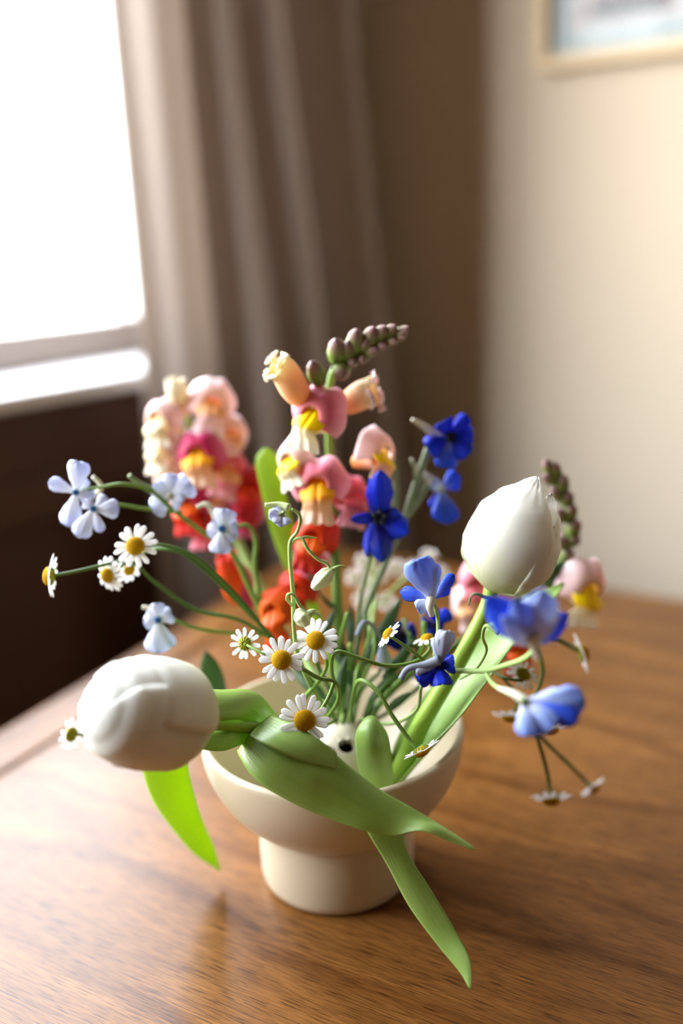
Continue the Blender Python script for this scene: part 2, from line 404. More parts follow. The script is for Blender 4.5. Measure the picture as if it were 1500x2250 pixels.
# curtain: hangs in front of the window wall next to the corner
M['curtain'] = mat('taupe_linen', (158, 147, 138), .9, .1, .25, (234, 222, 210), bump=.3, bscale=700)
CUR = [(.165, .012), (.178, .10), (.190, .185), (.215, .198), (.235, .165), (.258, .105), (.275, .15), (.300, .175), (.328, .188), (.336, .125), (.348, .155), (.385, .174),
       (.392, .085), (.404, .10), (.420, .146), (.455, .140), (.470, .105), (.482, .098)]
def cur(u, v):
    z = 0.02 + (HC - .12) * v
    p = cr([(a, b, 0) for a, b in CUR], u)
    sh = lin([(0, -.11), (.65, -.10), (1.0, -.055), (1.3, 0), (1.6, .03), (2.5, .06)], z) * (1 - u) ** .8
    d = p.y + .006 * math.sin(4 * z + 9 * u) * (1 if u > .08 else 0)
    return RC + wd * max(p.x + sh, .006) + inn * max(d, .008) + V((0, 0, z))
ct = surf('curtain', cur, 204, 24, M['curtain'], None, thick=.0015)
tag(ct, 'taupe linen curtain hanging in folds at the right side of the window', 'curtain')
rodg = [tube_geo([RC + wd * .01 + inn * .105 + V((0, 0, HC - .085)), RC + wd * 2.6 + inn * .105 + V((0, 0, HC - .085))], [.011, .011], 12, 1),
        box_geo(RC + wd * .55 + inn * .05 + V((0, 0, HC - .085)), wd * .008, inn * .055, V((0, 0, .008))), box_geo(RC + wd * 2.5 + inn * .05 + V((0, 0, HC - .085)), wd * .008, inn * .055, V((0, 0, .008)))]
v_, f_ = merge(rodg); tag(mesh('curtain_rod', v_, f_, M['brown'], smooth=False), 'dark curtain rod above the window holding the taupe curtain', 'curtain rod')

# framed picture on the right wall
pn = wd                                        # wall normal into the room
pc = on_plane(1178, 158, RC + wd * .02, wd)    # lower left outer corner of the frame
PWd, PHt = .62, .50; fwid = .015
Z = V((0, 0, 1))
pic = thing('framed_picture', pc + rd * PWd / 2 - pn * .02, 'framed print in pale wood with white mat on the cream wall', 'picture')
def pb(name, x0, x1, y0, y1, d0, d1, mt, bevel=0, par=None):
    c = pc + rd * (x0 + x1) / 2 + Z * (y0 + y1) / 2 + pn * ((d0 + d1) / 2 - .02)
    return box(name, c, rd * (x1 - x0) / 2, Z * (y1 - y0) / 2, pn * (d1 - d0) / 2, mt, par or pic, bevel=bevel)
for r_ in ((0, PWd, 0, fwid), (0, PWd, PHt - fwid, PHt), (0, fwid, fwid, PHt - fwid), (PWd - fwid, PWd, fwid, PHt - fwid)): pb('frame_bar', *r_, .002, .026, M['frame'], .002)
mb = pb('mat_board', fwid, PWd - fwid, fwid, PHt - fwid, .004, .010, M['matb'])
i_ = fwid + .010
for r_ in ((i_, PWd - i_, i_, i_ + .006), (i_, PWd - i_, PHt - i_ - .006, PHt - i_), (i_, i_ + .006, i_, PHt - i_), (PWd - i_ - .006, PWd - i_, i_, PHt - i_)): pb('teal_line', *r_, .010, .0108, M['teal'], par=mb)
Mt = bpy.data.materials.new('print'); Mt.use_nodes = True; N = Mt.node_tree.nodes; L = Mt.node_tree.links
t_ = N.new('ShaderNodeTexCoord'); n_ = N.new('ShaderNodeTexNoise'); n_.inputs['Scale'].default_value = 16; n_.inputs['Detail'].default_value = 5; n_.inputs['Distortion'].default_value = 1
L.new(t_.outputs['Object'], n_.inputs['Vector']); r_ = N.new('ShaderNodeValToRGB'); L.new(n_.outputs['Fac'], r_.inputs[0])
e = r_.color_ramp.elements; e[0].position = .38; e[0].color = srgb(76, 78, 84); e[1].position = .56; e[1].color = srgb(190, 194, 198); q = e.new(.47); q.color = srgb(160, 148, 146)
L.new(r_.outputs[0], N['Principled BSDF'].inputs['Base Color'])
pb('print', .045, PWd - .045, .05, PHt - .05, .010, .011, Mt, par=mb)
gl2 = gl.copy(); gl2.name = 'museum_glass'
[n for n in gl2.node_tree.nodes if n.type == 'MIX_SHADER'][0].inputs[0].default_value = .006
pb('glass', fwid, PWd - fwid, fwid, PHt - fwid, .016, .018, gl2)

# ------------------------------------------------------------------ bowl
HB = .096
bw = thing('bowl', V((0, 0, TZ)), 'cream ceramic footed bowl standing on the table, holding the flowers', 'bowl')
FR, FH, RR = .0455, .0435, .0755
hb = .068
def prof():
    out = []
    n = 26
    for k in range(n + 1):
        d = (HB - FH) * (1 - k / n)                   # distance below the rim
        r = RR * (1 - (d / hb) ** 2) ** .5 if d < hb else .04
        out.append((r, HB - d))
    out = [(FR - .003, FH - .0005)] + out
    out += [(RR - .0006, HB + .0011), (RR - .0022, HB + .0016), (RR - .0038, HB + .0011), (RR - .0044, HB - .0005)]
    for k in range(1, n + 1):
        d = .056 * k / n
        out.append(((RR - .0044) * (1 - (d / .0585) ** 2) ** .5, HB - d))
    out.append((0, HB - .057))
    return out
lathe('bowl_body', prof(), (0, 0, TZ), M['bowl'], bw, n=128)
lathe('foot', [(0, .002), (FR - .008, .002), (FR - .006, .0002), (FR - .0025, .0008), (FR - .0008, .003), (FR, .007), (FR + .0002, .02), (FR - .0002, FH - .003), (FR - .0008, FH), (FR - .006, FH + .001), (0, FH + .001)], (0, 0, TZ), M['bowl'], bw, n=128)

# flower holder: hollow clay dome with round holes
DR = .0345; DC = V((.002, -.004, TZ + .064))
holes = [(V((.0058, -.0150, .0300)).normalized(), .135), (cdir(-.15, .62, .75), .12), (cdir(.55, .35, .8), .12), (cdir(-.6, .3, .8), .12)]
holes.append((V((0, .3, 1)).normalized(), .12))
vs, fs = [], []; nu, nv = 150, 64
for j in range(nv + 1):
    ph = PI * .62 * j / nv
    for i in range(nu):
        th = 2 * PI * i / nu; d = V((math.sin(ph) * math.cos(th), math.sin(ph) * math.sin(th), math.cos(ph)))
        for h, r in holes[:1] + holes[1:]:
            an = d.angle(h)
            if .8 * r < an < 1.22 * r:
                tt = (d - h * d.dot(h)).normalized(); d = h * math.cos(r) + tt * math.sin(r); break
        vs.append(DC + d * DR)
for j in range(nv):
    for i in range(nu):
        k = (i + 1) % nu; q = (j * nu + i, (j + 1) * nu + i, (j + 1) * nu + k, j * nu + k)
        c = (sum((vs[x] for x in q), V()) / 4 - DC).normalized()
        if any(c.angle(h) < r * .98 for h, r in holes): continue
        fs.append(q)
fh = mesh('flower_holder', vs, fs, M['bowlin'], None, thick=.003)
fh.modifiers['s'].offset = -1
v_, f_ = ell_geo(DC - V((0, 0, .012)), V((.027, 0, 0)), V((0, .027, 0)), V((0, 0, .034)), 24, 12); mesh('shade_core', v_, f_, mat('hole_shade', (16, 15, 11), .9, .1), fh)  # near-black body added inside the dome, standing in for the shade in the holes
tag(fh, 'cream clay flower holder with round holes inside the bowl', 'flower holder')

# ------------------------------------------------------------------ leaf / petal builders
def leaf(parent, E1, E2, mt, bulge=.12, fold=0.0, nv=36, nu=12, name='leaf', thick=.0009, side=1, wave=.012):
    """ribbon lofted between two edges given as (px,py,Y); bulge arches it towards the viewer, fold makes a V along the midrib"""
    a = [P(*q) for q in E1]; b = [P(*q) for q in E2]
    def f(u, v):
        p, q = cr(a, v), cr(b, v); w = q - p
        t = (cr(a, min(v + .03, 1)) + cr(b, min(v + .03, 1)) - cr(a, max(v - .03, 0)) - cr(b, max(v - .03, 0)))
        n = w.cross(t)
        if n.length < 1e-9: n = -CF
        n.normalize()
        if n.dot(CF) > 0: n = -n
        s = 4 * u * (1 - u); c = 1 - abs(2 * u - 1)
        return p + w * u + n * w.length * side * (bulge * s + fold * c + wave * math.sin(15 * v + 3 * u) * (.4 + s))
    return surf(name, f, nu, nv, mt, parent, thick=thick)
PROF = {
    'strap': [(0, .35), (.12, .7), (.35, .95), (.7, 1), (.86, .92), (.95, .66), (1, .22)],
    'pt': [(0, .34), (.22, .74), (.48, 1), (.74, .82), (.92, .36), (1, .03)],
    'ov': [(0, .22), (.2, .62), (.45, .95), (.65, 1), (.85, .78), (.95, .45), (1, .06)],
    'obov': [(0, .14), (.25, .4), (.5, .75), (.72, 1), (.88, .9), (.96, .6), (1, .15)],
    'lance': [(0, .3), (.25, .85), (.45, 1), (.7, .8), (.9, .35), (1, .03)],
}
def petal(parent, b, t, w, mt, nrm=None, cup=.15, curl=.12, prof='ov', nu=6, nv=10, name='petal', ruff=0, thick=.0003, seed=0):
    a = t - b; Ln = a.length; n = nrm or (-CF)
    s = a.cross(n).normalized(); n = s.cross(a).normalized(); tab = PROF[prof]
    def f(u, v):
        x = 2 * u - 1; wd_ = smo(tab, v) * w / 2
        p = b + a * v + s * x * wd_ + n * (-cup * w * (x * x) * (.3 + .7 * v) * smo(tab, v) + curl * Ln * math.sin(PI * v * .9))
        if ruff: p += n * ruff * w * math.sin(9 * x + seed * 1.7 + 5 * v) * v + a * (ruff * .25 * math.sin(7 * x + seed) * v)
        return p
    return surf(name, f, nu, nv, mt, parent, thick=thick)
def ppet(parent, b, t, wpx, mt, **kw):
    """petal given by photo pixels (px,py,Y) of its base and tip, width in photo pixels"""
    B, T = P(*b), P(*t); return petal(parent, B, T, wpx * mpp(T), mt, **kw)

# ------------------------------------------------------------------ chamomile
CH = [0]
def cham(parent, c, nrm, rpx, npet=14, droop=.15, spin=0, dsc=.42, miss=()):
    c = P(*c); R = rpx * mpp(c); n = cdir(*nrm); CH[0] += 1; rnd = random.Random(CH[0])
    ex = n.orthogonal().normalized(); up_ = CU - n * CU.dot(n)
    if up_.length > .05: ex = up_.normalized()
    ey = n.cross(ex); dr = dsc * R
    gs = [ell_geo(c, ex * dr, ey * dr, n * dr * .62, 20, 8)]
    NF = 150
    for k in range(NF):
        q = math.sqrt((k + .5) / NF); an = k * 2.39996
        d = ex * (math.cos(an) * q) + ey * (math.sin(an) * q); h = math.sqrt(max(0, 1 - q * q * .92))
        nn = (d + n * h * .9).normalized(); p = c + d * dr * .98 + n * dr * .62 * h; s_ = dr * .068
        t1_ = nn.orthogonal().normalized(); t2_ = nn.cross(t1_)
        v = [p + nn * s_ * 1.25, p + t1_ * s_, p + t2_ * s_, p - t1_ * s_, p - t2_ * s_]
        gs.append((v, [(0, 1, 2), (0, 2, 3), (0, 3, 4), (0, 4, 1)]))
    v_, f_ = merge(gs)
    hd = mesh('flower_head', v_, f_, M['disc'], parent, org=c)
    # green calyx cup on the back
    gs = [ell_geo(c - n * dr * .12, ex * dr * .97, ey * dr * .97, n * dr * .45, 16, 6)]
    for k in range(12):
        an = k * PI / 6; d = ex * math.cos(an) + ey * math.sin(an)
        gs.append(tube_geo([c - n * dr * .58 + d * dr * .15, c - n * dr * .42 + d * dr * .75, c - n * dr * .1 + d * dr * 1.08], [dr * .08, dr * .1, dr * .04], 5, 2))
    v_, f_ = merge(gs); mesh('calyx', v_, f_, M['calyx'], hd)
    for k in range(npet):
        if k in miss: continue
        an = spin + 2 * PI * k / npet + rnd.uniform(-.1, .1); d = ex * math.cos(an) + ey * math.sin(an)
        ln = (R - dr * .8) * rnd.uniform(.9, 1.06); dro = droop + rnd.uniform(-.1, .1)
        b = c + d * dr * .82 - n * dr * .05; t = b + (d * math.cos(dro) - n * math.sin(dro)) * ln
        w = R * .27 * rnd.uniform(.85, 1.12) * (14 / npet) ** .35
        petal(hd, b, t, w, M['cham'], nrm=n, cup=.1, curl=.05, prof='strap', nu=5, nv=7, thick=.00025)
    return c - n * dr * .5
def ctag(i, loc, label):
    return thing('chamomile_sprig', loc, label, 'chamomile', 'chamomile sprigs in the bowl')
BASE = lambda dx=0, dz=0: P(760 + dx, 1590 + dz, .0)
def bpx(dx=0, dz=0, Y=0.0): return (760 + dx, 1590 + dz, Y)

sp1 = ctag(1, BASE(-15), 'chamomile sprig arching far left with four white heads above the dark background')
cham(sp1, (297, 1200, -.005), (.0, .15, 1), 49, 13, .12)
cham(sp1, (108, 1266, -.01), (-1, .05, .12), 48, 13, .25)
cham(sp1, (236, 1264, .0), (-.55, -.2, .8), 42, 13, .3, .2)
cham(sp1, (284, 1252, .015), (.6, -.3, .6), 34, 12, .2)
stem(sp1, [bpx(-15, 0, .005), (690, 1500, .005), (600, 1405, .003), (520, 1310, .0), (440, 1232, -.002), (380, 1203, -.002), (330, 1196, -.001), (300, 1203, 0)], [9, 11, 12, 11, 10, 9, 8, 7], M['stemd'],
     extra=[([(560, 1360, .003), (480, 1280, .004), (410, 1220, .004), (360, 1206, .006), (320, 1212, .01), (290, 1245, .015)], [11, 11, 10, 9, 8, 7]),
            ([(600, 1405, .004), (520, 1360, .006), (430, 1340, .008), (340, 1280, .006), (290, 1235, .004), (245, 1262, .002)], [8, 9, 10, 9, 8, 7]),
            ([(268, 1232, .004), (225, 1242, -.002), (170, 1255, -.008), (116, 1265, -.01)], [8, 8, 8, 7])])

sp2 = ctag(2, BASE(-30), 'chamomile sprig with sharp white heads left of centre and over the big front leaf')
cham(sp2, (618, 1450, -.062), (-.02, .12, 1), 52, 15, .1)
cham(sp2, (669, 1583, -.075), (.06, .1, 1), 57, 17, .12)
cham(sp2, (538, 1414, -.05), (.25, -.15, -1), 37, 11, .1, dsc=.4)
stem(sp2, [bpx(-25, -5, -.02), (712, 1590, -.03), (742, 1540, -.045), (738, 1500, -.055), (700, 1490, -.058), (660, 1468, -.06), (618, 1452, -.061)], [9, 9, 9, 9, 10, 10, 8], M['stem'],
     extra=[([(618, 1455, -.056), (585, 1440, -.06), (555, 1424, -.056), (543, 1418, -.053)], [7, 7, 7, 6]),
            ([(735, 1497, -.055), (720, 1535, -.06), (700, 1565, -.066), (672, 1580, -.072)], [9, 9, 9, 8])])

sp3 = ctag(3, BASE(-40), 'single chamomile with tilted white head just right of the largest centre left one')
cham(sp3, (693, 1407, -.05), (-.2, .35, 1), 50, 15, .15, .3)
stem(sp3, [bpx(-45, 0, -.01), (660, 1560, -.025), (672, 1530, -.03), (705, 1490, -.038), (718, 1455, -.044), (700, 1415, -.047)], [12, 14, 11, 9, 8, 7], M['stem'])

sp4 = ctag(4, BASE(20), 'chamomile sprig with long horizontal stem and two half closed heads near the wilted blue flower')
cham(sp4, (853, 1393, -.055), (-.75, .62, .15), 36, 12, .1)
cham(sp4, (938, 1402, -.03), (-.25, .9, .1), 34, 9, .2, miss=(0, 1, 8))
stem(sp4, [bpx(-20, -10, -.01), (745, 1540, -.03), (728, 1470, -.045), (740, 1432, -.05), (790, 1446, -.052), (850, 1463, -.05), (910, 1455, -.045), (942, 1430, -.038), (938, 1408, -.032)], [8, 8, 9, 9, 9, 9, 9, 8, 7], M['stem'],
     extra=[([(855, 1397, -.053), (890, 1420, -.055), (930, 1450, -.055), (942, 1462, -.05), (935, 1470, -.045)], [7, 8, 8, 7, 6])])

sp5 = ctag(5, BASE(30), 'chamomile drooping forward with its side turned head over the right rim of the bowl')
cham(sp5, (926, 1650, -.07), (.45, -.85, .15), 44, 13, .15)
stem(sp5, [bpx(10, -5, -.015), (775, 1535, -.03), (790, 1495, -.045), (830, 1520, -.055), (860, 1570, -.06), (895, 1620, -.065), (915, 1645, -.069)], [9, 9, 10, 10, 10, 10, 8], M['stem'])

sp6 = ctag(6, BASE(40), 'blurred chamomile sprig on the right with several heads hanging down beyond the bowl')
cham(sp6, (1281, 1434, .02), (.95, .3, .12), 46, 13, .2)
cham(sp6, (1150, 1480, -.02), (.55, .35, -.75), 38, 12, .2)
cham(sp6, (1120, 1576, .0), (-.05, -.9, .3), 42, 12, .25)
cham(sp6, (1211, 1758, -.01), (.02, -.85, .4), 46, 13, .3)
cham(sp6, (1305, 1732, .015), (.55, -.65, .45), 34, 12, .2)
cham(sp6, (1213, 1604, -.02), (.2, -.8, .4), 36, 11, .2)
stem(sp6, [bpx(45, 0, .01), (860, 1560, .012), (960, 1480, .01), (1060, 1440, .01), (1130, 1400, .01), (1180, 1390, .012), (1230, 1408, .016), (1272, 1431, .02)], [10, 10, 11, 11, 11, 11, 11, 9], M['stemd'],
     extra=[([(1130, 1400, .01), (1176, 1425, .005), (1192, 1470, .0), (1180, 1520, -.005), (1160, 1560, -.01), (1180, 1620, -.01), (1200, 1690, -.01), (1211, 1750, -.01)], [8, 8, 9, 9, 9, 9, 9, 8]),
            ([(1160, 1560, -.01), (1190, 1620, -.004), (1240, 1670, .004), (1275, 1705, .01), (1300, 1730, .015)], [9, 9, 9, 9, 8]),
            ([(1060, 1440, .01), (1090, 1480, -.01), (1120, 1492, -.02), (1148, 1496, -.02)], [7, 8, 8, 7]),
            ([(1100, 1485, -.012), (1130, 1520, -.005), (1135, 1550, .0), (1122, 1572, .0)], [7, 7, 7, 6])])

sp7 = ctag(7, BASE(-50), 'small chamomile head peeking out at the left behind the drooping white tulip')
cham(sp7, (156, 1613, -.02), (-.75, .1, -.5), 38, 11, .15)
stem(sp7, [bpx(-60, 5, .0), (600, 1590, .0), (480, 1600, -.005), (330, 1610, -.01), (220, 1618, -.015), (163, 1612, -.02)], [8, 8, 8, 8, 8, 6], M['stem'])

# ------------------------------------------------------------------ tulips
def tulip(parent, b, t, R, profile, petals, blunt=False, mt=None):
    ax = t - b; Ln = ax.length; z = ax.normalized(); x = (-CF) - z * (-CF).dot(z); x.normalize(); y = z.cross(x)
    for k, (phi, half, ro, lk, flare) in enumerate(petals):
        def f(u, v, phi=phi, half=half, ro=ro, lk=lk, flare=flare, k=k):
            vv = 1 - (1 - v) ** 1.3
            xx = 2 * u - 1
            w = half * min(1, (1 - max(0, (vv - .45) / .55) ** 2.1)) ** .62 * (.55 + .45 * min(1, vv / .22))
            if blunt: w = half * (1 - max(0, (vv - .72) / .28) ** 3) ** .5 * (.55 + .45 * min(1, vv / .22))
            a = phi + xx * w
            edge = xx * xx
            r = R * ro * smo(profile, vv) * (1 + .06 * edge * (1 if k % 2 == 0 else -.3)) - R * .03 * math.exp(-(xx / .08) ** 2) * vv * 0
            r += R * (0 if blunt else .006) * math.sin(9 * xx + k) * vv + R * flare * max(0, vv - .7) ** 1.5
            h = Ln * lk * (vv + .0 * edge)
            if vv > .75 and not blunt: h += Ln * .012 * math.sin(15 * xx + 2 * k) * (vv - .75) * 4
            return b + z * h + (x * math.cos(a) + y * math.sin(a)) * r
        surf('petal', f, 18, 26, mt or M['tulip'], parent, thick=.0011, sub=0)
PRO = [(0, .1), (.04, .34), (.12, .66), (.24, .9), (.4, 1.0), (.6, .96), (.78, .76), (.92, .52), (1, .40)]
tr_ = thing('tulip', BASE(60), 'upright white tulip leaning right on a thick pale green stem', 'tulip', 'white tulips in the bowl')
b = P(1078, 1296, -.02); t = P(1192, 1058, -.02)
RT = 103 * mpp(b)
tulip(tr_, b, t, RT, PRO, [(D2R(88), D2R(66), .985, .88, .25), (D2R(-28), D2R(72), 1.03, 1.03, -.1), (D2R(-150), D2R(66), .97, .9, 0),
                            (D2R(34), D2R(60), .92, .95, .05), (D2R(-80), D2R(60), .90, .94, -.2), (D2R(160), D2R(60), .93, .88, 0)])
stem(tr_, [(850, 1740, -.02), (885, 1680, -.028), (925, 1592, -.03), (968, 1520, -.03), (1010, 1450, -.027), (1050, 1375, -.024), (1072, 1325, -.021), (1080, 1292, -.02)], [42, 42, 40, 37, 36, 34, 32, 34], M['tstem'], n=16)
leaf(tr_, [(852, 1712, .0), (866, 1640, -.005), (900, 1570, -.008), (955, 1500, -.008), (1010, 1435, -.005), (1085, 1362, .0), (1170, 1312, .01), (1236, 1279, .015)],
     [(866, 1730, -.03), (935, 1650, -.045), (1010, 1575, -.045), (1062, 1506, -.04), (1112, 1436, -.03), (1162, 1375, -.02), (1205, 1330, -.005), (1240, 1284, .015)], M['leaf'], bulge=-.16)
leaf(tr_, [(815, 1745, -.04), (792, 1700, -.046), (783, 1650, -.05), (782, 1615, -.05), (792, 1592, -.046), (805, 1590, -.03), (820, 1620, -.01)],
     [(862, 1745, -.04), (861, 1700, -.046), (857, 1650, -.05), (850, 1615, -.05), (836, 1592, -.046), (826, 1588, -.03), (832, 1620, -.01)], M['leaf'], bulge=.45, nu=16, name='leaf')

tl = thing('tulip', BASE(-60), 'large white tulip drooping to the left beside the bowl, leaves hanging over the rim', 'tulip', 'white tulips in the bowl')
b = P(436, 1585, -.085); t = P(196, 1548, -.125)
RL = 112 * mpp(b)
PRO2 = [(0, .12), (.05, .5), (.14, .8), (.28, .98), (.45, 1.0), (.65, .97), (.82, .84), (.93, .56), (1, .02)]
tulip(tl, b, t, RL, PRO2, [(D2R(80), D2R(70), 1.06, .86, 0.0), (D2R(-25), D2R(78), 1.02, 1.0, .0), (D2R(205), D2R(78), .98, .96, 0),
                            (D2R(62), D2R(100), .97, .99, 0), (D2R(-90), D2R(95), .95, .98, 0), (D2R(145), D2R(95), .92, .97, 0)], blunt=True)
stem(tl, [(660, 1640, -.03), (620, 1620, -.045), (560, 1600, -.06), (500, 1592, -.07), (432, 1589, -.082)], [34, 32, 30, 29, 32], M['tstem'], n=14)
# big leaf folding over the front rim
leaf(tl, [(700, 1660, -.02), (650, 1612, -.035), (597, 1572, -.055), (650, 1595, -.07), (705, 1628, -.078), (762, 1680, -.084), (835, 1735, -.09), (900, 1772, -.095), (965, 1812, -.10), (1010, 1842, -.104), (1042, 1864, -.107)],
     [(640, 1730, -.03), (570, 1700, -.045), (522, 1650, -.068), (560, 1712, -.085), (640, 1762, -.092), (715, 1795, -.096), (790, 1822, -.10), (860, 1836, -.10), (925, 1826, -.105), (985, 1848, -.107), (1042, 1868, -.108)], M['leaf'], bulge=.06, fold=.07, nv=60, nu=18, wave=.026)
leaf(tl, [(597, 1571, -.058), (640, 1590, -.071), (690, 1618, -.080), (740, 1655, -.084)], [(548, 1616, -.074), (590, 1640, -.083), (650, 1668, -.087), (740, 1690, -.0885)], M['leaf'], bulge=.03, wave=0)
leaf(tl, [(800, 1795, -.084), (806, 1826, -.086), (850, 1900, -.09), (898, 1990, -.098), (960, 2075, -.108), (1012, 2138, -.118), (1031, 2172, -.124)],
     [(890, 1795, -.08), (884, 1826, -.083), (900, 1880, -.088), (950, 1960, -.096), (1002, 2048, -.106), (1032, 2110, -.116), (1036, 2173, -.124)], M['leaf'], bulge=.08)
leaf(tl, [(420, 1530, -.06), (480, 1522, -.055), (540, 1519, -.045), (580, 1538, -.035), (620, 1590, -.02), (650, 1640, -.01)],
     [(424, 1582, -.085), (480, 1584, -.08), (528, 1582, -.07), (552, 1592, -.055), (575, 1615, -.035), (610, 1660, -.015)], M['leaf'], bulge=.3, nu=12)
leaf(tl, [(424, 1604, -.075), (480, 1602, -.07), (540, 1606, -.06), (600, 1640, -.04)],
     [(430, 1646, -.085), (488, 1650, -.08), (545, 1636, -.066), (600, 1670, -.04)], M['leaf'], bulge=.2)
leaf(tl, [(330, 1560, -.05), (312, 1640, -.045), (314, 1690, -.04), (335, 1755, -.03), (375, 1815, -.02), (425, 1873, -.012), (480, 1911, -.008)],
     [(430, 1560, -.05), (412, 1640, -.045), (414, 1690, -.04), (430, 1755, -.03), (448, 1810, -.02), (470, 1860, -.012), (484, 1912, -.008)], M['leafy'], bulge=.1, side=1)

lf = thing('tulip_leaf', BASE(-20, -10), 'tall narrow green leaf rising behind the central snapdragon', 'leaf')
leaf(lf, [(745, 1590, .02), (715, 1450, .05), (682, 1345, .06), (640, 1275, .065), (600, 1180, .07), (572, 1070, .07), (563, 1010, .07), (580, 984, .07)],
     [(765, 1590, .02), (740, 1450, .05), (698, 1330, .06), (684, 1255, .065), (645, 1155, .07), (622, 1060, .07), (610, 1005, .07), (588, 984, .07)], M['leafy'], bulge=.12)
lf = thing('leaf_sprig', P(480, 1600, .04), 'pair of dark green pointed leaves above the left rim of the bowl', 'leaf')
leaf(lf, [(470, 1600, .03), (448, 1540, .03), (440, 1500, .03), (441, 1462, .03), (450, 1430, .03)], [(490, 1600, .03), (498, 1540, .03), (494, 1498, .03), (478, 1455, .03), (452, 1429, .03)], M['leafd'], bulge=.12)
leaf(lf, [(455, 1590, .045), (430, 1545, .045), (428, 1510, .045), (440, 1480, .045)], [(475, 1590, .045), (455, 1545, .045), (452, 1510, .045), (444, 1479, .045)], M['leafy'], bulge=.1)

# ------------------------------------------------------------------ snapdragons
SN = [0]
LM = {}
def lipmat(p, l):
    if (p, l) not in LM:
        a, c = SC_[p][1], SC_[l]
        LM[(p, l)] = M.setdefault('lip_' + p + l, mat('lip_' + p + '_' + l, [(.05, SC_[p][0]), (.34, a), (.46, c[1]), (.9, c[2])], .5, .3, .28))
    return LM[(p, l)]
def snap(parent, c, s, rot=0, yaw=0, hood='s_pink', pal='s_amber', lip='s_peach', pit=0, back=None, hs=1.0, open_=1.0):
    """one snapdragon blossom: hooded two-lobed upper lip, swollen palate, three-lobed lower lip, tube behind"""
    SN[0] += 1; rnd = random.Random(SN[0]); C_ = P(*c); s = s * mpp(C_)
    r_, y_, p_ = D2R(rot), D2R(yaw), D2R(pit)
    e3 = cdir(math.sin(y_) * math.cos(p_), math.sin(p_), math.cos(y_) * math.cos(p_))
    up = CU * math.cos(r_) + CR * math.sin(r_)
    up = (up - e3 * up.dot(e3)).normalized(); ex = up.cross(e3).normalized()
    Q = lambda x, y, z: C_ + ex * (x * s) + up * (y * s) + e3 * (z * s)
    bl = surf('blossom', lambda u, v: Q(math.cos(2 * PI * u) * (.28 + .3 * v), -.25 + math.sin(2 * PI * u) * (.3 + .28 * v) + .12 * v, -1.5 + 1.55 * v), 12, 6, M[back or lip], parent, thick=.0003)
    sd = SN[0] * 3.7
    def wob(p, v, k=.10):
        return p + noise.noise_vector(p / s * .9 + V((sd, 0, 0))) * (k * s * (.3 + v))
    def hf(u, v):                             # upper lip: an arched two-lobed hood
        x = 2 * u - 1; a = x * D2R(118); ax = abs(x)
        rr = .40 + v * (.80 - .22 * ax ** 3 - .16 * math.exp(-(x / .10) ** 2)) * hs * (1 + .05 * math.sin(13 * x + sd))
        z = .42 - .85 * v ** 1.6 - .12 * ax + .10 * math.sin(PI * v)
        return wob(Q(math.sin(a) * rr * .92, math.cos(a) * rr * 1.05 - .05, z), v)
    surf('upper_lip', hf, 28, 9, M[hood], bl, thick=.0005)
    def lf_(u, v):                            # lower lip: swollen palate running out into three ruffled lobes
        x = 2 * u - 1; w = .50 + .16 * math.sin(PI * min(v / .45, 1)) + .38 * max(0, v - .4)
        lobes = .80 + .20 * abs(math.cos(1.5 * PI * x)) ** .7
        vv = v if v < .55 else .55 + (v - .55) * lobes
        y = .28 - .25 * math.sin(PI * .5 * min(vv / .25, 1)) - 1.45 * vv * open_
        z = .15 + .62 * math.sin(PI * min(vv / .62, 1) * .8) - .10 * max(0, vv - .5)
        z -= .34 * x * x * (1 - .55 * v); z -= .10 * math.exp(-(x / .14) ** 2) * (1 - v)
        z += .10 * math.sin(9 * x + sd) * max(0, v - .5)
        return wob(Q(x * w, y, z), v)
    surf('lower_lip', lf_, 22, 18, lipmat(pal, lip), bl, thick=.0005)
    return bl
def bud(parent, b, t, wpx, mt='bud', name='bud'):
    B, T = P(*b), P(*t); a = T - B; R = wpx * mpp(B) / 2 * 1.12; B = B - a * .1; x = a.orthogonal().normalized(); y = a.normalized().cross(x)
    tab = [(0, .45), (.2, .85), (.45, 1), (.75, .82), (.93, .5), (1, .12)]
    o = surf(name, lambda u, v: B + a * v + (x * math.cos(2 * PI * u) + y * math.sin(2 * PI * u)) * R * smo(tab, v), 12, 9, M[mt], parent)
    for k in range(4):                        # sepals at the foot
        d = x * math.cos(k * PI / 2 + .4) + y * math.sin(k * PI / 2 + .4)
        petal(o, B + d * R * .35 - a * .05, B + a * .48 + d * R * 1.04, R * .8, M['budg'], nrm=d, cup=-.0, curl=.08, prof='lance', nu=4, nv=5, name='sepal')
    return o
